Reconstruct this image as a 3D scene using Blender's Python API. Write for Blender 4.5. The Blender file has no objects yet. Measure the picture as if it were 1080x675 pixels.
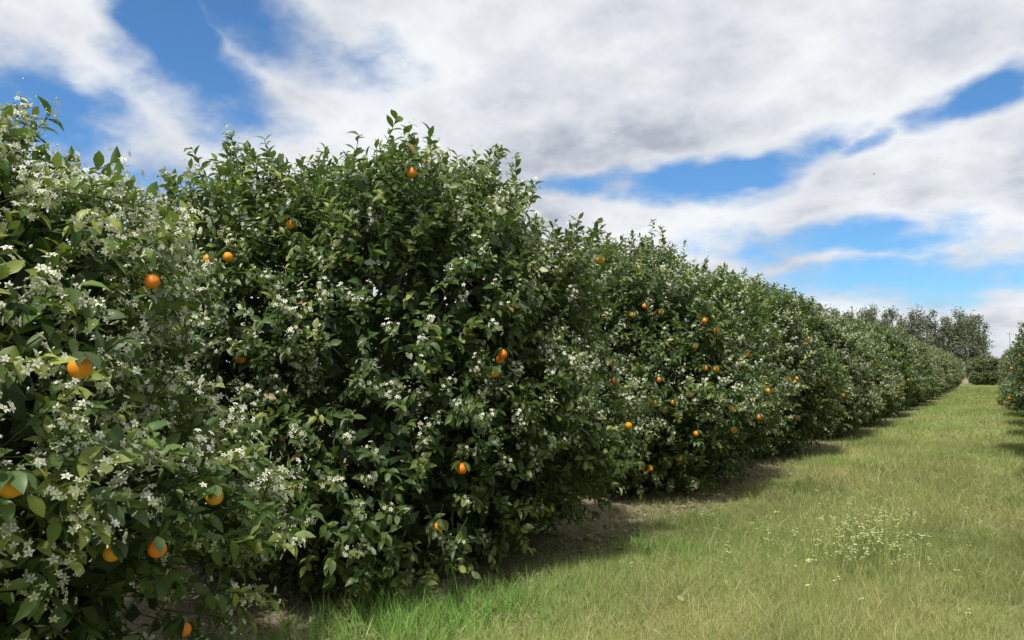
import bpy, math, random
import numpy as np
from mathutils import Vector, noise as mnoise

rng = np.random.default_rng(11)
random.seed(5)
scene = bpy.context.scene
DEG = math.pi / 180

# ------------------------------------------------------------------ helpers
def nrm(v):
    return v / np.maximum(np.linalg.norm(v, axis=-1, keepdims=True), 1e-9)

class Acc:
    def __init__(self):
        self.v = []; self.c = []; self.loops = []; self.tot = []; self.mat = []; self.n = 0
    def add(self, tv, faces, P, X, Y, Z, S, mat, col):
        n = len(P)
        if n == 0: return
        tv = tv[None]; k = tv.shape[1]
        t = tv * S[:, None, :]
        V = P[:, None, :] + t[..., 0:1] * X[:, None, :] + t[..., 1:2] * Y[:, None, :] + t[..., 2:3] * Z[:, None, :]
        self.v.append(V.reshape(-1, 3).astype(np.float32))
        C = np.broadcast_to(col[:, None, :], (n, k, 3)).reshape(-1, 3)
        self.c.append(C.astype(np.float32))
        fl = np.array([i for f in faces for i in f]); ft = np.array([len(f) for f in faces])
        base = self.n + np.arange(n) * k
        self.loops.append((base[:, None] + fl[None]).reshape(-1))
        self.tot.append(np.tile(ft, n))
        self.mat.append(np.full(n * len(faces), mat))
        self.n += n * k
    def raw(self, V, faces, mat, col):
        V = np.asarray(V, dtype=float)
        self.add(V, faces, np.zeros((1, 3)), np.array([[1., 0, 0]]), np.array([[0, 1., 0]]), np.array([[0, 0, 1.]]),
                 np.ones((1, 3)), mat, np.array([col], dtype=float))
    def mesh(self, name, mats, smooth=True):
        V = np.concatenate(self.v); C = np.concatenate(self.c); L = np.concatenate(self.loops)
        T = np.concatenate(self.tot); M = np.concatenate(self.mat)
        me = bpy.data.meshes.new(name)
        me.vertices.add(len(V)); me.vertices.foreach_set("co", V.ravel())
        me.loops.add(len(L)); me.loops.foreach_set("vertex_index", L.astype(np.int32))
        me.polygons.add(len(T))
        st = np.concatenate([[0], np.cumsum(T)[:-1]])
        me.polygons.foreach_set("loop_start", st.astype(np.int32))
        me.polygons.foreach_set("loop_total", T.astype(np.int32))
        me.polygons.foreach_set("material_index", M.astype(np.int32))
        me.polygons.foreach_set("use_smooth", np.full(len(T), smooth))
        me.update(calc_edges=True)
        a = me.color_attributes.new("Col", 'FLOAT_COLOR', 'POINT')
        a.data.foreach_set("color", np.concatenate([C, np.ones((len(C), 1), np.float32)], axis=1).astype(np.float32).ravel())
        for m in mats: me.materials.append(m)
        return me

def obj(name, me, loc=(0, 0, 0), rotz=0, scale=(1, 1, 1)):
    o = bpy.data.objects.new(name, me)
    scene.collection.objects.link(o)
    o.location = loc; o.rotation_euler = (0, 0, rotz); o.scale = scale
    return o

def vnoise(x, y, seed=0):
    xi = np.floor(x).astype(np.int64); yi = np.floor(y).astype(np.int64)
    xf = x - xi; yf = y - yi
    xf = xf * xf * (3 - 2 * xf); yf = yf * yf * (3 - 2 * yf)
    def h(a, b):
        q = np.sin(a * 127.1 + b * 311.7 + seed * 74.7) * 43758.5453
        return q - np.floor(q)
    return (h(xi, yi) * (1 - xf) + h(xi + 1, yi) * xf) * (1 - yf) + (h(xi, yi + 1) * (1 - xf) + h(xi + 1, yi + 1) * xf) * yf
def fbm(x, y, seed=0):
    return vnoise(x, y, seed) * .5 + vnoise(x * 2.1, y * 2.1, seed + 1) * .3 + vnoise(x * 4.3, y * 4.3, seed + 2) * .2

# ------------------------------------------------------------------ materials
def newmat(name):
    m = bpy.data.materials.new(name); m.use_nodes = True
    nt = m.node_tree
    for n in list(nt.nodes): nt.nodes.remove(n)
    return m, nt
def leafmat(name, rough, transl, spec=.5, underside=None, tgain=(1.5, 1.7, .6)):
    m, nt = newmat(name); N = nt.nodes; L = nt.links
    out = N.new('ShaderNodeOutputMaterial'); pr = N.new('ShaderNodeBsdfPrincipled')
    at = N.new('ShaderNodeAttribute'); at.attribute_name = "Col"
    col = at.outputs['Color']
    if underside:
        ge = N.new('ShaderNodeNewGeometry'); mx = N.new('ShaderNodeMix'); mx.data_type = 'RGBA'
        mx.inputs['B'].default_value = (*underside, 1)  # paler colour of the leaf's own underside, mixed in on back faces
        mm = N.new('ShaderNodeMath'); mm.operation = 'MULTIPLY'; mm.inputs[1].default_value = .5
        L.new(ge.outputs['Backfacing'], mm.inputs[0]); L.new(mm.outputs[0], mx.inputs['Factor'])
        L.new(col, mx.inputs['A']); col = mx.outputs['Result']
    L.new(col, pr.inputs['Base Color'])
    pr.inputs['Roughness'].default_value = rough
    pr.inputs['Specular IOR Level'].default_value = spec
    if transl > 0:
        tr = N.new('ShaderNodeBsdfTranslucent')
        g = N.new('ShaderNodeVectorMath'); g.operation = 'MULTIPLY'; g.inputs[1].default_value = tgain
        L.new(col, g.inputs[0]); L.new(g.outputs[0], tr.inputs['Color'])
        mix = N.new('ShaderNodeMixShader'); mix.inputs[0].default_value = transl
        L.new(pr.outputs[0], mix.inputs[1]); L.new(tr.outputs[0], mix.inputs[2]); L.new(mix.outputs[0], out.inputs[0])
    else: L.new(pr.outputs[0], out.inputs[0])
    return m
M_leaf = leafmat("citrus_leaf", .42, .22, .36, underside=(.15, .21, .08))
M_petal = leafmat("orange_blossom", .6, .2, .2, tgain=(1, 1, 1))
M_grass = leafmat("grass_blade", .6, .22, .12, tgain=(1.2, 1.3, .8))
M_far = leafmat("eucalyptus_leaf", .7, 0, .1)
def barkmat():
    m, nt = newmat("bark"); N = nt.nodes; L = nt.links
    out = N.new('ShaderNodeOutputMaterial'); pr = N.new('ShaderNodeBsdfPrincipled')
    tc = N.new('ShaderNodeTexCoord'); nz = N.new('ShaderNodeTexNoise'); nz.inputs['Scale'].default_value = 18
    nz.inputs['Detail'].default_value = 4
    L.new(tc.outputs['Object'], nz.inputs['Vector'])
    cr = N.new('ShaderNodeValToRGB'); cr.color_ramp.elements[0].color = (.04, .035, .028, 1); cr.color_ramp.elements[1].color = (.15, .13, .10, 1)
    L.new(nz.outputs['Fac'], cr.inputs[0]); L.new(cr.outputs[0], pr.inputs['Base Color'])
    pr.inputs['Roughness'].default_value = .9; L.new(pr.outputs[0], out.inputs[0]); return m
M_bark = barkmat()
def fruitmat():
    m, nt = newmat("orange_peel"); N = nt.nodes; L = nt.links
    out = N.new('ShaderNodeOutputMaterial'); pr = N.new('ShaderNodeBsdfPrincipled')
    at = N.new('ShaderNodeAttribute'); at.attribute_name = "Col"
    tc = N.new('ShaderNodeTexCoord'); nz = N.new('ShaderNodeTexNoise'); nz.inputs['Scale'].default_value = 420
    L.new(tc.outputs['Object'], nz.inputs['Vector'])
    bp = N.new('ShaderNodeBump'); bp.inputs['Distance'].default_value = .001; bp.inputs['Strength'].default_value = .5
    L.new(nz.outputs['Fac'], bp.inputs['Height']); L.new(bp.outputs[0], pr.inputs['Normal'])
    L.new(at.outputs['Color'], pr.inputs['Base Color']); pr.inputs['Roughness'].default_value = .45
    L.new(pr.outputs[0], out.inputs[0]); return m
M_fruit = fruitmat()
M_twig = leafmat("green_twig", .7, 0, .2)
TREE_MATS = [M_leaf, M_petal, M_bark, M_fruit, M_twig]

# ------------------------------------------------------------------ templates
_rows = [(.16, .26), (.42, .5), (.7, .40)]
LV = [(0, 0, 0)]
for (y, w) in _rows:
    z = -.22 * y * y
    LV += [(-w * .5, y, z + w * .16), (0, y, z), (w * .5, y, z + w * .16)]
LV.append((0, 1, -.26))
LV = np.array(LV)
LF = [(0, 2, 1), (0, 3, 2)]
for r in range(2):
    a = 1 + 3 * r; b = a + 3
    LF += [(a, a + 1, b + 1, b), (a + 1, a + 2, b + 2, b + 1)]
LF += [(7, 8, 10), (8, 9, 10)]
IV = np.array([(0, 0, 0), (-.25, .45, .03), (.25, .45, .03), (0, 1, -.1)]); IF = [(0, 2, 3, 1)]
FV = []; FF = []
for i in range(5):
    a = i * 2 * math.pi / 5
    ca, sa = math.cos(a), math.sin(a)
    def pt(r, t, z): return (ca * r - sa * t, sa * r + ca * t, z)
    b = len(FV)
    FV += [pt(.06, 0, 0), pt(.5, -.27, .22), pt(1, 0, .10), pt(.5, .27, .22)]
    FF.append((b, b + 1, b + 2, b + 3))
FV = np.array(FV)
PV = np.array([(.15, 0, .02), (0, .15, .02), (-.15, 0, .02), (0, -.15, .02), (0, 0, .5)])
PF = [(0, 1, 4), (1, 2, 4), (2, 3, 4), (3, 0, 4)]
BV = np.array([(0, 0, 0), (.28, 0, .6), (0, .28, .6), (-.28, 0, .6), (0, -.28, .6), (0, 0, 1.1)])
BF = [(0, 2, 1), (0, 3, 2), (0, 4, 3), (0, 1, 4), (1, 2, 5), (2, 3, 5), (3, 4, 5), (4, 1, 5)]
def sphere(nu=16, nv=10):
    V = [(0, 0, -.96)]; F = []
    for j in range(1, nv):
        ph = -math.pi / 2 + math.pi * j / nv
        for i in range(nu):
            th = 2 * math.pi * i / nu
            V.append((math.cos(ph) * math.cos(th), math.cos(ph) * math.sin(th), math.sin(ph) * .97))
    V.append((0, 0, .92))
    top = len(V) - 1
    for i in range(nu):
        F.append((0, 1 + (i + 1) % nu, 1 + i))
        F.append((top, top - nu + i, top - nu + (i + 1) % nu))
    for j in range(nv - 2):
        for i in range(nu):
            a = 1 + j * nu + i; b = 1 + j * nu + (i + 1) % nu
            F.append((a, b, b + nu, a + nu))
    return np.array(V), F
SV, SF = sphere()
TW = np.array([(.5, 0, 0), (-.25, .43, 0), (-.25, -.43, 0), (.3, 0, 1), (-.15, .26, 1), (-.15, -.26, 1)])
TWF = [(0, 1, 4, 3), (1, 2, 5, 4), (2, 0, 3, 5)]

def frame(Y, hint):
    Y = nrm(Y); Z = hint - (hint * Y).sum(-1, keepdims=True) * Y; Z = nrm(Z)
    X = np.cross(Y, Z); return X, Y, Z
def tube(acc, pts, radii, mat, col, sides=7):
    pts = [Vector(p) for p in pts]
    V = []; F = []
    for i, p in enumerate(pts):
        d = (pts[min(i + 1, len(pts) - 1)] - pts[max(i - 1, 0)]).normalized()
        u = d.cross(Vector((.31, .83, .21))).normalized(); w = d.cross(u)
        for s in range(sides):
            a = 2 * math.pi * s / sides
            V.append(p + (u * math.cos(a) + w * math.sin(a)) * radii[i])
    for i in range(len(pts) - 1):
        for s in range(sides):
            a = i * sides + s; b = i * sides + (s + 1) % sides
            F.append((a, b, b + sides, a + sides))
    acc.raw([tuple(v) for v in V], F, mat, col)

# ------------------------------------------------------------------ orange tree
class Canopy:
    def __init__(self, seed, a, b, H, zc=1.35, nb=75):
        r = np.random.default_rng(seed)
        self.a, self.b, self.H, self.zc, self.seed = a, b, H, zc, seed
        d = nrm(r.normal(size=(nb, 3))); d[:, 2] = np.abs(d[:, 2]) * 1.0 - .25; self.bd = nrm(d)
        self.ba = r.uniform(.55, 1.15, nb); self.bw = r.uniform(30, 70, nb)
        self.bfl = np.clip(r.normal(.5, .3, nb), 0, 1); self.bcol = r.uniform(.75, 1.25, nb)
    def radius(self, d):
        up = d[:, 2] > 0
        c = np.where(up, self.H - self.zc, 1.62); p = np.where(up, 2.5, 4.0)
        base = (np.abs(d[:, 0] / self.a) ** p + np.abs(d[:, 1] / self.b) ** p + np.abs(d[:, 2] / c) ** p) ** (-1 / p)
        dot = d @ self.bd.T
        g = self.ba[None] * np.exp((dot - 1) * self.bw[None])
        bump = g.max(1); idx = g.argmax(1)
        n = np.array([mnoise.noise(Vector(q) * 3.0 + Vector((self.seed * 3.7, 0, 0))) for q in d])
        return base * (.85 + .19 * bump + .06 * n), idx, bump

def make_tree(name, seed, a, b, H, nsprig=4300, leaf=.092, flow=.5, young=.14, nfruit=22, heroes=(), shoots=60, gain=1.0, proud=.04, fsize=1.0, fmax=26):
    r = np.random.default_rng(seed); C = Canopy(seed, a, b, H); acc = Acc()
    ctr = np.array([0, 0, C.zc]); up = np.array([0, 0, 1.])
    # --- sprig bases
    d = nrm(r.normal(size=(nsprig * 3, 3)) * np.array([1, 1.1, 1.05]))
    R, idx, bump = C.radius(d)
    keepp = r.random(len(d)) < np.clip(.35 + .8 * bump, 0, 1)
    d, R, idx, bump = d[keepp], R[keepp], idx[keepp], bump[keepp]
    deep = r.random(len(d)) < .2
    depth = np.where(deep, r.uniform(.3, .6, len(d)), r.uniform(0.0, .28, len(d)))
    P = ctr + d * (R - depth - .1)[:, None]
    ok = P[:, 2] > .10
    P, d, idx, deep, depth = [q[ok][:nsprig] for q in (P, d, idx, deep, depth)]
    n = len(P)
    ax = nrm(d * .7 + C.bd[idx] * .3 + up * .38 + r.normal(size=(n, 3)) * .42)
    low = P[:, 2] < .7
    ax[low] = nrm(ax[low] - up * .45)
    tl = r.uniform(.11, .24, n)
    m = shoots
    ds = nrm(r.normal(size=(m, 3))); ds[:, 2] = np.abs(ds[:, 2]) + .55; ds = nrm(ds)
    Rs, ids, _ = C.radius(ds)
    P = np.concatenate([P, ctr + ds * (Rs - .1)[:, None]])
    ax = np.concatenate([ax, nrm(ds * .35 + up + r.normal(size=(m, 3)) * .25)]); tl = np.concatenate([tl, r.uniform(.2, .38, m)])
    idx = np.concatenate([idx, ids]); deep = np.concatenate([deep, np.zeros(m, bool)]); d = np.concatenate([d, ds])
    depth = np.concatenate([depth, np.zeros(m)])
    n = len(P)
    # --- twigs
    X, Y, Z = frame(ax, up + r.normal(size=(n, 3)) * .1)
    acc.add(TW, TWF, P - ax * .12, X, np.cross(ax, X), ax, np.stack([np.full(n, .007), np.full(n, .007), tl + .12], 1), 4,
            np.tile([[.07, .1, .035]], (n, 1)))
    # --- leaves
    per = np.clip((tl / .0185).astype(int), 7, 16)
    si = np.repeat(np.arange(n), per)
    j = np.concatenate([np.arange(k) for k in per]); f = (j + .5) / per[si]
    N = len(si)
    ang = j * 2.4 + r.uniform(0, 6.28, n)[si] + r.normal(size=N) * .3
    A = ax[si]; XX = X[si]; W = np.cross(A, XX)
    rad = XX * np.cos(ang)[:, None] + W * np.sin(ang)[:, None]
    open_ = (1.3 - .75 * f + r.normal(size=N) * .22)
    ld = nrm(A * np.cos(open_)[:, None] + rad * np.sin(open_)[:, None] - up * r.uniform(-.05, .35, N)[:, None])
    hint = up * .75 + d[si] * .55 + r.normal(size=(N, 3)) * .38
    LX, LY, LZ = frame(ld, hint)
    s = leaf * r.uniform(.6, 1.12, N) * np.where(deep[si], 1.25, 1)
    isy = (r.random(n) < young)[si] & (f > .25) & ~deep[si]
    s = np.where(isy, s * .85, s)
    S = np.stack([s * r.uniform(.85, 1.1, N), s, s * r.uniform(.2, 1.9, N)], 1)
    g = C.bcol[idx[si]] * r.uniform(.75, 1.3, N) * gain
    mixy = r.uniform(0, 1, N)[:, None]
    col = (np.array([.036, .074, .019]) * (1 - mixy) + np.array([.118, .165, .040]) * mixy) * g[:, None]
    col = np.where(isy[:, None], np.array([.27, .31, .08]) * r.uniform(.65, 1.2, N)[:, None], col)
    dead = r.random(N) < .004
    col = np.where(dead[:, None], np.array([.25, .17, .05]), col)
    acc.add(LV, LF, P[si] + A * (tl[si] * f)[:, None], LX, LY, LZ, S, 0, col)
    # --- shaded interior foliage: closes the crown
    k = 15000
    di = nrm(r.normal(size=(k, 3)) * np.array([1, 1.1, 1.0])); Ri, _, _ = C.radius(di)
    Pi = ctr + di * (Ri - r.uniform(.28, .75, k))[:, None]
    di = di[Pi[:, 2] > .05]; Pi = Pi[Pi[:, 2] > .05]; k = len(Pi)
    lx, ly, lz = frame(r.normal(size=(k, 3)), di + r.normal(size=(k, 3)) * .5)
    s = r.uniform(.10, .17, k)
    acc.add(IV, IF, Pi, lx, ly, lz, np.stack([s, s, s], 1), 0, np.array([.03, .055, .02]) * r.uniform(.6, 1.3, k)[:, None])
    # --- blossom clusters at the shoot tips
    zf = np.clip((P[:, 2] - .2) / .8, .5, 1)
    pf = np.clip(.12 + 1.1 * C.bfl[idx] ** 1.2, 0, 1) * flow * zf * 1.3
    isf = (r.random(n) < pf) & ~deep & (depth < .24)
    ci = np.where(isf)[0]
    nf = r.integers(8, fmax, len(ci))
    fi = np.repeat(ci, nf); N = len(fi)
    off = r.normal(size=(N, 3)) * .023
    pos = P[fi] + ax[fi] * (tl[fi] + r.uniform(-.10, .045, N))[:, None] + off
    fz = nrm(off * 25 + ax[fi] * .8 + r.normal(size=(N, 3)) * .3)
    fx, fy, fzz = frame(np.cross(fz, r.normal(size=(N, 3))), fz)
    bud = r.random(N) < .38
    sz = r.uniform(.013, .020, N)
    tone = r.uniform(0, 1, n)[fi][:, None]
    w = (np.array([.86, .86, .75]) * (1 - tone) + np.array([.74, .76, .55]) * tone) * r.uniform(.82, 1.05, N)[:, None]
    o = ~bud
    acc.add(FV, FF, pos[o], fx[o], fy[o], fzz[o], np.repeat(sz[o][:, None], 3, 1), 1, w[o])
    acc.add(PV, PF, pos[o], fx[o], fy[o], fzz[o], np.repeat(sz[o][:, None], 3, 1), 1, np.tile([[.6, .56, .22]], (o.sum(), 1)))
    acc.add(BV, BF, pos[bud], fx[bud], fy[bud], fzz[bud], np.repeat(sz[bud][:, None] * .8, 3, 1), 1, w[bud] * np.array([.92, 1, .8]))
    # --- fruit
    fd = []
    while len(fd) < nfruit:
        c0 = nrm(r.normal(size=3)); c0[2] = r.uniform(-.55, .5); k = r.integers(1, 4)
        for _ in range(k):
            fd.append(nrm(c0 + r.normal(size=3) * .05))
    nr = len(fd)
    for h in heroes:
        fd.append(nrm(np.array(h, float) - ctr))
    k = len(fd)
    if k:
        fd = np.array(fd)
        Rf, _, _ = C.radius(fd)
        ofs = np.concatenate([r.uniform(-.12, .06, nr), r.uniform(-.03, .05, k - nr) + proud])
        Pf = ctr + fd * (Rf + ofs)[:, None]
        keep = Pf[:, 2] > .12
        Pf = Pf[keep]; fd = fd[keep]; k = len(Pf)
        q = nrm(np.array([0, 0, 1.]) + r.normal(size=(k, 3)) * .25)
        fx, fy, fzz = frame(np.cross(q, np.tile([[.3, .9, .1]], (k, 1))), q)
        fr = r.uniform(.031, .037, k) * fsize
        acc.add(SV, SF, Pf, fx, fy, fzz, np.repeat(fr[:, None], 3, 1), 3,
                np.stack([r.uniform(.66, .82, k), r.uniform(.22, .33, k), r.uniform(.008, .02, k)], 1))
        acc.add(TW, TWF, Pf + fzz * .025, fx, fy, fzz, np.tile([[.006, .006, .12]], (k, 1)), 4, np.tile([[.06, .08, .03]], (k, 1)))
        m = 5; rp = np.repeat(np.arange(k), m); K = len(rp)
        th = r.uniform(0, 6.28, K); o3 = np.stack([np.cos(th), np.sin(th), np.full(K, .0)], 1)
        ld = nrm(o3 - up * .55 + fd[rp] * .2 + r.normal(size=(K, 3)) * .2)
        LX, LY, LZ = frame(ld, up + o3 + r.normal(size=(K, 3)) * .3)
        s = leaf * r.uniform(.7, 1.1, K)
        acc.add(LV, LF, Pf[rp] + up * .045 + o3 * .01, LX, LY, LZ, np.stack([s, s, s], 1), 0, np.array([.06, .10, .03]) * r.uniform(.6, 1.5, K)[:, None])
    # --- trunk and limbs
    tube(acc, [(0, 0, -.1), (.02, .01, .15), (.0, .03, .45), (.03, .0, .7)], [.15, .11, .1, .09], 2, (.1, .08, .06), 10)
    rr = random.Random(seed)
    for i in range(9):
        th = i * 2 * math.pi / 9 + rr.uniform(-.3, .3); el = rr.uniform(.25, 1.25)
        dd = np.array([[math.cos(th) * math.cos(el), math.sin(th) * math.cos(el), math.sin(el)]])
        R0 = C.radius(dd)[0][0] * .72
        e = ctr + dd[0] * R0
        s0 = Vector((0, 0, rr.uniform(.4, .68))); e = Vector(e)
        mid = s0.lerp(e, .45) + Vector((rr.uniform(-.12, .12), rr.uniform(-.12, .12), .12))
        tube(acc, [s0, s0.lerp(mid, .5) + Vector((0, 0, .04)), mid, mid.lerp(e, .5), e], [.06, .05, .036, .022, .008], 2, (.1, .08, .06), 7)
        for _ in range(5):
            dd2 = nrm(dd + np.array([[rr.gauss(0, .35), rr.gauss(0, .35), rr.gauss(0, .3)]]))
            e2 = Vector(ctr + dd2[0] * C.radius(dd2)[0][0] * .78)
            if e2.z < .15: e2.z = .15
            st = mid.lerp(e, rr.uniform(0, .6))
            tube(acc, [st, st.lerp(e2, .5) + Vector((0, 0, rr.uniform(-.05, .1))), e2], [.02, .013, .004], 2, (.1, .08, .06), 5)
    return acc.mesh(name, TREE_MATS), C

H1 = [(1.56, 1.08, 1.95), (1.91, .59, 1.61), (1.89, .49, 1.28), (1.65, .89, .99), (1.86, .37, 1.36), (1.65, 1.03, .98), (1.64, 1.25, 1.13)]
H2 = [(.68, -1.55, 2.52), (.45, -1.94, 2.24), (1.63, -1.0, .99), (1.36, -1.18, 2.78), (1.54, -1.12, .68), (.54, -1.88, 2.26), (1.84, .45, 2.42), (1.7, .87, 1.65), (1.71, .94, 1.5), (1.86, .92, 1.14)]
H3 = [(.98, -1.64, 2.34), (1.14, -1.51, 2.29), (.87, -1.72, 2.25), (1.27, -2.08, 1.23), (1.36, -2.01, 1.16), (1.44, -1.85, 1.11), (1.42, -1.9, 1.24), (1.55, -1.75, 1.32), (1.62, -1.6, .85), (1.75, -1.3, 1.18),
      (1.65, -1.5, 1.62), (1.7, -1.4, 1.6), (1.82, -.9, 1.1), (1.3, -1.95, 1.5), (1.5, -1.7, .5), (1.1, -2.0, .4), (1.15, -1.98, .33), (1.2, -1.95, .36),
      (1.85, -.5, 1.35), (1.8, -.7, 1.75), (1.7, -1.1, .95), (1.9, -.1, 1.2)]
T1, C1 = make_tree("orange_tree_mesh_a", 3, 1.85, 1.85, 2.74, nsprig=5000, leaf=.088, flow=1.0, young=.36, nfruit=8, heroes=H1, gain=1.3, proud=-.05, fsize=.88, fmax=36)
T2, C2 = make_tree("orange_tree_mesh_b", 8, 2.08, 2.2, 3.62, nsprig=5700, flow=.66, young=.17, nfruit=6, heroes=H2, shoots=80, fmax=28)
T3, C3 = make_tree("orange_tree_mesh_c", 21, 2.08, 2.15, 3.58, nsprig=5300, flow=.66, young=.17, nfruit=14, heroes=H3, shoots=80, proud=.06, fmax=28)
T4, C4 = make_tree("orange_tree_mesh_d", 34, 2.08, 2.2, 3.42, nsprig=4600, leaf=.098, flow=.66, young=.17, nfruit=34, fmax=28)

obj("orange_tree", T1, (-4.05, .5, 0))
obj("orange_tree", T2, (-4.65, 4.95, 0))
obj("orange_tree", T3, (-4.5, 10.0, 0))
rr = random.Random(2)
y = 14.6; i = 0
while y < 82:
    me = [T4, T2, T3][i % 3]
    s = rr.uniform(.94, 1.04)
    zs = rr.uniform(.86, .99) * (1 if me is T4 else .96)
    obj("orange_tree", me, (-4.35 + rr.uniform(-.15, .15), y, 0), (i % 2) * math.pi + rr.uniform(-.25, .25), (s, s * 1.0, s * zs))
    y += 4.65 + rr.uniform(-.2, .2); i += 1
y = 3.0; i = 0
while y < 82:
    me = [T3, T4, T2][i % 3]; s = rr.uniform(.94, 1.0)
    obj("orange_tree", me, (2.42 + rr.uniform(-.1, .1), y, 0), (i % 2) * math.pi + rr.uniform(-.25, .25), (s, s, s * .92))
    y += 4.65; i += 1
for ry in (96, 104):
    x = -24
    while x < 34:
        me = [T4, T2, T3][rr.randrange(3)]; s = rr.uniform(.85, 1.0)
        obj("orange_tree", me, (x, ry + rr.uniform(-.4, .4), 0), math.pi / 2 + rr.uniform(-.3, .3), (s, s, s * .92))
        x += 4.7

# ------------------------------------------------------------------ ground
def groundmat():
    m, nt = newmat("ground_soil_and_turf"); N = nt.nodes; L = nt.links
    out = N.new('ShaderNodeOutputMaterial'); pr = N.new('ShaderNodeBsdfPrincipled')
    tc = N.new('ShaderNodeTexCoord'); sep = N.new('ShaderNodeSeparateXYZ'); L.new(tc.outputs['Object'], sep.inputs[0])
    n1 = N.new('ShaderNodeTexNoise'); n1.inputs['Scale'].default_value = 1.3; n1.inputs['Detail'].default_value = 4
    n2 = N.new('ShaderNodeTexNoise'); n2.inputs['Scale'].default_value = 38; n2.inputs['Detail'].default_value = 5
    for q in (n1, n2): L.new(tc.outputs['Object'], q.inputs['Vector'])
    soil = N.new('ShaderNodeValToRGB'); e = soil.color_ramp.elements
    e[0].position = .3; e[0].color = (.13, .105, .065, 1); e[1].position = .75; e[1].color = (.42, .36, .25, 1)
    L.new(n2.outputs['Fac'], soil.inputs[0])
    turf = N.new('ShaderNodeValToRGB'); e = turf.color_ramp.elements
    e[0].position = .3; e[0].color = (.16, .19, .055, 1); e[1].position = .7; e[1].color = (.28, .31, .11, 1)
    L.new(n2.outputs['Fac'], turf.inputs[0])
    ad = N.new('ShaderNodeMath'); ad.operation = 'ADD'; L.new(n1.outputs['Fac'], ad.inputs[0])
    L.new(sep.outputs['X'], ad.inputs[1])
    mr = N.new('ShaderNodeMapRange'); mr.inputs['From Min'].default_value = -2.7; mr.inputs['From Max'].default_value = -2.1
    L.new(ad.outputs[0], mr.inputs['Value'])
    mx = N.new('ShaderNodeMix'); mx.data_type = 'RGBA'
    L.new(mr.outputs[0], mx.inputs['Factor']); L.new(soil.outputs[0], mx.inputs['A']); L.new(turf.outputs[0], mx.inputs['B'])
    L.new(mx.outputs['Result'], pr.inputs['Base Color'])
    bp = N.new('ShaderNodeBump'); bp.inputs['Distance'].default_value = .03; L.new(n2.outputs['Fac'], bp.inputs['Height']); L.new(bp.outputs[0], pr.inputs['Normal'])
    pr.inputs['Roughness'].default_value = .95; pr.inputs['Specular IOR Level'].default_value = .1
    L.new(pr.outputs[0], out.inputs[0]); return m
me = bpy.data.meshes.new("ground"); Sg = 1500
me.from_pydata([(-Sg, -Sg, 0), (Sg, -Sg, 0), (Sg, Sg, 0), (-Sg, Sg, 0)], [], [(0, 1, 2, 3)]); me.materials.append(groundmat())
obj("ground", me)

# ------------------------------------------------------------------ grass
acc = Acc()
GB = np.array([(-.5, 0, 0), (.5, 0, 0), (-.38, .5, -.14), (.38, .5, -.14), (0, 1, -.6)])
GF = [(0, 1, 3, 2), (2, 3, 4)]
def blades(n, x, y, hmul, wmul, colA, colB, dry=.1, seed=0):
    r = np.random.default_rng(seed + 99)
    up = np.array([0, 0, 1.])
    dirn = nrm(up + r.normal(size=(n, 3)) * np.array([.5, .5, 0]))
    X, Y, Z = frame(dirn, r.normal(size=(n, 3)))
    h = hmul * r.uniform(.5, 1.25, n)
    w = wmul * r.uniform(.7, 1.3, n)
    t = r.random(n)[:, None]
    col = np.array(colA) * (1 - t) + np.array(colB) * t
    isd = r.random(n) < dry
    col = np.where(isd[:, None], np.array([.45, .43, .24]) * r.uniform(.7, 1.1, n)[:, None], col)
    pn = fbm(x * .9, y * .4, 5)
    col = col * (.62 + .76 * pn)[:, None]
    pg = fbm(x * .6 + 9, y * .3, 25)[:, None]
    col = col * (np.array([.8, 1.02, .8]) * pg + np.array([1.22, 1.0, 1.15]) * (1 - pg))
    S = np.stack([w, h, h * r.uniform(.2, 1.2, n)], 1)
    acc.add(GB, GF, np.stack([x, y, np.zeros(n)], 1), X, Y, Z, S, 0, col)
def lane(n, y0, y1, wmul, h, seed):
    r = np.random.default_rng(seed)
    x = r.uniform(-3.8, 1.2, n); y = r.uniform(y0, y1, n)
    edge = -2.98 + 1.4 * (fbm(y * .7, x * .7, 3) - .5) + .012 * np.minimum(y, 25)
    p = np.clip((x - edge) / .5, .09, 1)
    cl = fbm(x * 3, y * 3, 9)
    p *= np.clip((cl - .15) * 3.2, .2, 1)
    k = r.random(n) < p
    x, y = x[k], y[k]
    hh = h * (.45 + 1.1 * fbm(x * 1.2, y * .8, 14))
    tr = np.exp(-((x + .1) / .22) ** 2) + np.exp(-((x + 1.45) / .2) ** 2)
    hh = hh * (1 - .35 * np.clip(tr, 0, 1))
    blades(len(x), x, y, hh, wmul, (.215, .28, .08), (.38, .43, .165), dry=.18, seed=seed)
lane(230000, 2.6, 9, .0027, .10, 1)
lane(130000, 9, 20, .005, .11, 2)
lane(60000, 20, 42, .011, .12, 3)
lane(36000, 42, 92, .022, .13, 4)
r = np.random.default_rng(77)
for (cx, cy, rad, k, h) in [(-3.1, 3.55, .28, 1500, .2), (-2.85, 4.3, .22, 700, .16), (-2.5, 6.3, .25, 600, .15), (-2.55, 7.6, .35, 700, .14), (-3.4, 2.8, .3, 700, .15),
                            (-2.2, 10.5, .3, 600, .15), (-2.1, 13.5, .4, 700, .18), (-2.1, 17.5, .5, 700, .2), (-2.75, 5.2, .3, 500, .12)]:
    x = cx + r.normal(size=k) * rad; y = cy + r.normal(size=k) * rad
    blades(k, x, y, np.full(k, h), .0055, (.14, .25, .05), (.22, .34, .09), dry=.04, seed=int(cy * 10))
n = 9000
x = r.uniform(-2.4, 1.2, n); y = 2.6 + 30 * r.random(n) ** 1.5
blades(n, x, y, np.full(n, .18), .0024 + y * .0003, (.45, .44, .25), (.38, .41, .19), dry=.3, seed=5)
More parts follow.
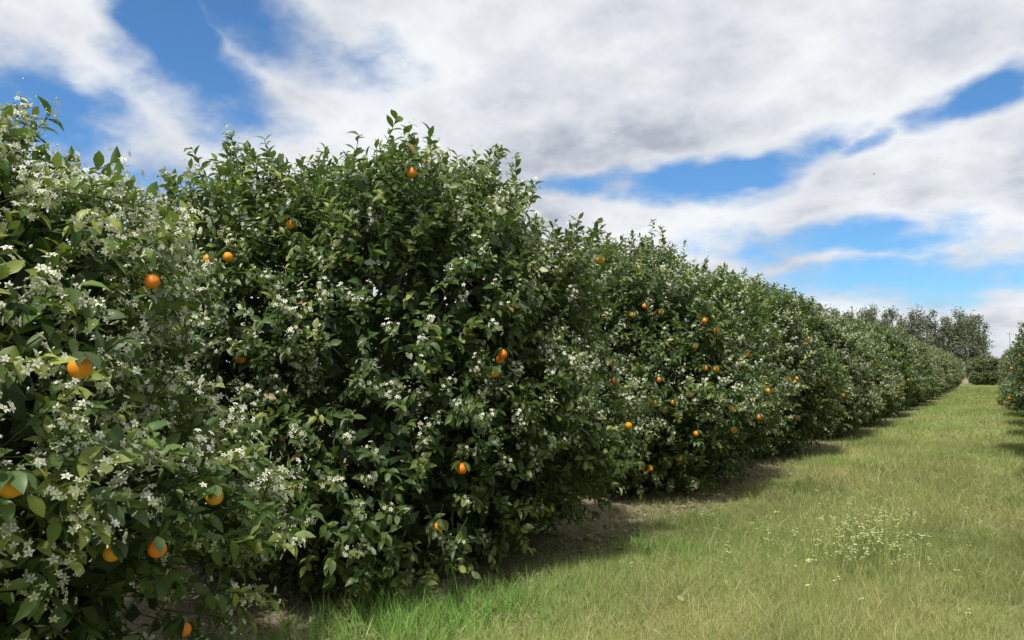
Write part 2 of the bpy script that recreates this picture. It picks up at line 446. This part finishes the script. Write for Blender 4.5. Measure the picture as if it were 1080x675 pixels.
obj("grass", acc.mesh("grass", [M_grass]))

# ------------------------------------------------------------------ wildflowers
acc = Acc()
n = 330
x = -.98 + r.normal(size=n) * .26; y = 6.9 + r.normal(size=n) * .5
n2 = 90
x = np.concatenate([x, r.uniform(-2.0, .6, n2)]); y = np.concatenate([y, r.uniform(4.5, 13, n2)]); n += n2
h = r.uniform(.12, .40, n)
P = np.stack([x, y, np.zeros(n)], 1)
q = nrm(np.array([0, 0, 1.]) + r.normal(size=(n, 3)) * .15)
X, Y, Z = frame(np.cross(q, np.tile([[.2, .9, 0]], (n, 1))), q)
acc.add(TW, TWF, P, X, Y, Z, np.stack([np.full(n, .003), np.full(n, .003), h], 1), 0, np.tile([[.2, .28, .08]], (n, 1)))
top = P + Z * h[:, None]
for _ in range(3):
    o = r.normal(size=(n, 3)) * .012
    acc.add(FV, FF, top + o, X, Y, Z, np.full((n, 3), .010), 1, np.tile([[.78, .80, .45]], (n, 1)) * r.uniform(.8, 1.1, n)[:, None])
    acc.add(PV, PF, top + o, X, Y, Z, np.full((n, 3), .010), 1, np.tile([[.6, .58, .1]], (n, 1)))
obj("wildflowers", acc.mesh("wildflowers", [M_grass, M_petal]))

# ------------------------------------------------------------------ leaf litter
acc = Acc()
n = 10000
y = 1 + 45 * r.random(n) ** 1.6; x = -3.1 + r.normal(size=n) * .45
Y = nrm(r.normal(size=(n, 3)) * np.array([1, 1, .15])); X, Y, Z = frame(Y, np.array([0, 0, 1.]) + r.normal(size=(n, 3)) * .3)
s = r.uniform(.04, .08, n)
t = r.random(n)[:, None]
acc.add(LV, LF, np.stack([x, y, r.uniform(.008, .025, n)], 1), X, Y, Z, np.stack([s, s, s], 1), 0,
        np.array([.16, .115, .065]) * (1 - t) + np.array([.47, .40, .28]) * t)
obj("leaf_litter", acc.mesh("leaf_litter", [M_grass]))

# ------------------------------------------------------------------ eucalyptus windbreak
acc = Acc(); rr = random.Random(9)
def euc(x, y, H, W):
    tube(acc, [(x, y, 0), (x + rr.uniform(-.3, .3), y, H * .5), (x + rr.uniform(-.4, .4), y, H * .9)], [.3, .2, .06], 1, (.2, .17, .14), 6)
    pts = []
    for k in range(rr.randint(13, 19)):
        f = rr.uniform(.25, 1.0); rad = W * (1.1 - abs(f - .6) * 1.6) * rr.uniform(.1, 1)
        th = rr.uniform(0, 6.28)
        c = (x + math.cos(th) * rad, y + math.sin(th) * rad, H * f)
        cs = rr.uniform(.6, 1.15)
        pts.append(np.array(c) + r.normal(size=(60, 3)) * np.array([.62, .62, .8]) * cs)
    p = np.concatenate(pts); k = len(p)
    X, Y, Z = frame(nrm(r.normal(size=(k, 3)) + np.array([0, 0, -.8])), r.normal(size=(k, 3)))
    s = r.uniform(.35, .7, k)
    g = rr.uniform(.8, 1.25)
    acc.add(LV, LF, p, X, Y, Z, np.stack([s * .8, s, s], 1), 0, np.array([.14, .165, .10]) * r.uniform(.6, 1.3, k)[:, None] * g)
for k in range(66):
    f = k / 65
    x = -54 + 52.5 * f + rr.uniform(-.5, .5); H = 20.0 - 5.5 * f + rr.uniform(-2.8, 1.6)
    euc(x, 218 + rr.uniform(-5, 7), H, 1.8)
obj("eucalyptus_windbreak", acc.mesh("eucalyptus_windbreak", [M_far, M_bark]))
acc = Acc()
k = 9000
x = r.uniform(-160, 160, k); p = np.stack([x, 250 + r.uniform(-8, 8, k), np.abs(r.normal(size=k)) * 1.3 * (.7 + fbm(x * .05, x * 0, 2)) + .3], 1)
X, Y, Z = frame(nrm(r.normal(size=(k, 3))), r.normal(size=(k, 3)))
s = r.uniform(.8, 1.7, k)
acc.add(LV, LF, p, X, Y, Z, np.stack([s, s, s], 1), 0, np.array([.085, .11, .065]) * r.uniform(.6, 1.3, k)[:, None])
obj("distant_hedgerow", acc.mesh("distant_hedgerow", [M_far]))

def pole(x, y, H):
    a = Acc(); c = (.28, .28, .28)
    tube(a, [(0, 0, 0), (0, 0, H)], [.12, .07], 0, c, 8)
    tube(a, [(-.55, 0, H - .4), (.55, 0, H - .4)], [.04, .04], 0, c, 6)
    for q in (-.5, 0, .5): tube(a, [(q, 0, H - .36), (q, 0, H - .12)], [.04, .03], 0, c, 6)
    obj("utility_pole", a.mesh("utility_pole", [M_far]), (x, y, 0))
pole(3.6, 215, 10.8); pole(6.3, 260, 10.5)

a = Acc()
tube(a, [(-.16, 0, 0), (-.08, 0, .0), (0, 0, .01), (.1, 0, 0), (.2, 0, 0)], [.004, .03, .04, .03, .012], 0, (.03, .03, .03), 8)
a.raw([(.05, .03, .01), (-.06, .03, .01), (.02, .2, .07), (-.07, .2, .07), (-.05, .42, .03)], [(0, 2, 3, 1), (2, 4, 3)], 0, (.03, .03, .03))
a.raw([(.05, -.03, .01), (-.06, -.03, .01), (.02, -.2, .07), (-.07, -.2, .07), (-.05, -.42, .03)], [(0, 1, 3, 2), (2, 3, 4)], 0, (.03, .03, .03))
obj("bird", a.mesh("bird", [M_bark]), (-7.6, 66, 17.6), .6, (.6, .6, .6))

# ------------------------------------------------------------------ sky
SUN_EL = 60 * DEG
SUN_AZ = 165 * DEG
w = bpy.data.worlds.new("World"); scene.world = w; w.use_nodes = True
nt = w.node_tree; N = nt.nodes; L = nt.links
for q in list(N): N.remove(q)
def math_(op, a, b=None, c=None, clamp=False):
    m = N.new('ShaderNodeMath'); m.operation = op; m.use_clamp = clamp
    for i, v in enumerate((a, b, c)):
        if v is None: continue
        if isinstance(v, (int, float)): m.inputs[i].default_value = v
        else: L.new(v, m.inputs[i])
    return m.outputs[0]
def noise_(vec, scale, detail=6, rough=.55):
    q = N.new('ShaderNodeTexNoise'); q.inputs['Scale'].default_value = scale; q.inputs['Detail'].default_value = detail
    q.inputs['Roughness'].default_value = rough; L.new(vec, q.inputs['Vector']); return q.outputs
tc = N.new('ShaderNodeTexCoord'); sp = N.new('ShaderNodeSeparateXYZ'); L.new(tc.outputs['Generated'], sp.inputs[0])
x_, y_, z_ = sp.outputs
az = math_('MULTIPLY', math_('ARCTAN2', x_, y_), 57.2958)
el = math_('MULTIPLY', math_('ARCSINE', z_), 57.2958)
zz = math_('ADD', math_('MAXIMUM', z_, 0.0), .34)
cb = N.new('ShaderNodeCombineXYZ'); L.new(math_('DIVIDE', x_, zz), cb.inputs[0]); L.new(math_('DIVIDE', y_, zz), cb.inputs[1])
cv = cb.outputs[0]
n1 = noise_(cv, 2.4, 5, .52)
sc = N.new('ShaderNodeSeparateColor'); L.new(n1['Color'], sc.inputs[0])
azw = math_('ADD', az, math_('MULTIPLY', math_('SUBTRACT', sc.outputs[0], .5), 17.0))
elw = math_('ADD', el, math_('MULTIPLY', math_('SUBTRACT', sc.outputs[1], .5), 6.5))
# openings in the cloud deck: azimuth, elevation, half width, half height, tilt, weight (degrees)
GAPS = [(-56.5, 22.2, 6.0, 3.0, -28, 1.5), (-52, 25.2, 8, 2.2, -20, 1.1), (-66, 17, 4.5, 3.0, 0, 1.3), (-60, 13.5, 4, 2.0, 0, .9), (0.3, 17.2, 3.4, 1.3, 18, 1.25), (-15.5, 14.9, 6.5, 1.4, 6, 1.35), (-25, 14.8, 6, 1.0, 0, 1.0),
        (-5.3, 15.6, 2.4, .7, 12, .85), (-9, 9.2, 9, 1.2, -4, 1.2), (-5, 6.2, 10, 1.3, -2, 1.1),
        (95, 25, 14, 5, 0, 1.1), (-130, 24, 14, 5, 0, 1.1)]
G = None
for (ga, ge, gw, gh, tilt, wt) in GAPS:
    dx = math_('SUBTRACT', azw, ga); dy = math_('SUBTRACT', elw, ge)
    ct, st = math.cos(tilt * DEG), math.sin(tilt * DEG)
    u = math_('ADD', math_('MULTIPLY', dx, ct / gw), math_('MULTIPLY', dy, st / gw))
    v = math_('ADD', math_('MULTIPLY', dx, -st / gh), math_('MULTIPLY', dy, ct / gh))
    r2 = math_('ADD', math_('MULTIPLY', u, u), math_('MULTIPLY', v, v))
    g = math_('MULTIPLY', math_('EXPONENT', math_('MULTIPLY', r2, -.6)), wt)
    G = g if G is None else math_('MAXIMUM', G, g)
n3 = noise_(cv, 6.5, 8, .6)
fine = math_('SUBTRACT', n3['Fac'], .5)
Gn = math_('ADD', G, math_('MULTIPLY', fine, 1.4))
mr = N.new('ShaderNodeMapRange'); mr.interpolation_type = 'SMOOTHSTEP'
mr.inputs['From Min'].default_value = .26; mr.inputs['From Max'].default_value = 1.08
mr.inputs['To Min'].default_value = 1; mr.inputs['To Max'].default_value = 0
L.new(Gn, mr.inputs['Value'])
cover = mr.outputs[0]
body = sc.outputs[2]
sh = math_('ADD', math_('MULTIPLY', body, .74), math_('MULTIPLY', n3['Fac'], .26))
edge = math_('MULTIPLY', math_('SUBTRACT', 1.0, math_('ABSOLUTE', math_('SUBTRACT', math_('MULTIPLY', Gn, 2.0), .7)), clamp=True), .07)
sh = math_('ADD', sh, edge)
cr = N.new('ShaderNodeValToRGB'); e = cr.color_ramp.elements
e[0].position = .35; e[0].color = (.44, .48, .57, 1); e[1].position = .63; e[1].color = (.92, .94, .96, 1)
mid = cr.color_ramp.elements.new(.48); mid.color = (.70, .735, .79, 1)
L.new(sh, cr.inputs[0])
sky = N.new('ShaderNodeTexSky'); sky.sky_type = 'NISHITA'; sky.sun_disc = False
sky.sun_elevation = SUN_EL; sky.sun_rotation = SUN_AZ; sky.ozone_density = 3.0; sky.air_density = 1.0; sky.dust_density = .4
vm = N.new('ShaderNodeVectorMath'); vm.operation = 'MULTIPLY'; vm.inputs[1].default_value = (.60, .95, 1.2); L.new(sky.outputs[0], vm.inputs[0])
b1 = N.new('ShaderNodeBackground'); b1.inputs['Strength'].default_value = .125; L.new(vm.outputs[0], b1.inputs[0])
b2 = N.new('ShaderNodeBackground'); b2.inputs['Strength'].default_value = 1.0; L.new(cr.outputs[0], b2.inputs[0])
mx = N.new('ShaderNodeMixShader'); L.new(cover, mx.inputs[0]); L.new(b1.outputs[0], mx.inputs[1]); L.new(b2.outputs[0], mx.inputs[2])
wo = N.new('ShaderNodeOutputWorld'); L.new(mx.outputs[0], wo.inputs[0])

# ------------------------------------------------------------------ sun
sd = bpy.data.lights.new("sun", 'SUN'); sd.energy = 4.4; sd.angle = 4 * DEG; sd.color = (1, .96, .89)
so = bpy.data.objects.new("sun", sd); scene.collection.objects.link(so)
sdir = Vector((math.sin(SUN_AZ) * math.cos(SUN_EL), math.cos(SUN_AZ) * math.cos(SUN_EL), math.sin(SUN_EL)))
so.rotation_euler = (-sdir).to_track_quat('-Z', 'Y').to_euler()

# ------------------------------------------------------------------ camera
cd = bpy.data.cameras.new("camera"); cd.lens = 26; cd.sensor_width = 36; cd.clip_end = 4000; cd.clip_start = .05
co = bpy.data.objects.new("camera", cd); scene.collection.objects.link(co)
co.location = (0, 0, 1.6); co.rotation_euler = ((90 + 3.9) * DEG, 0, 33 * DEG)
scene.camera = co
scene.view_settings.view_transform = 'Standard'; scene.view_settings.look = 'None'; scene.view_settings.exposure = 0
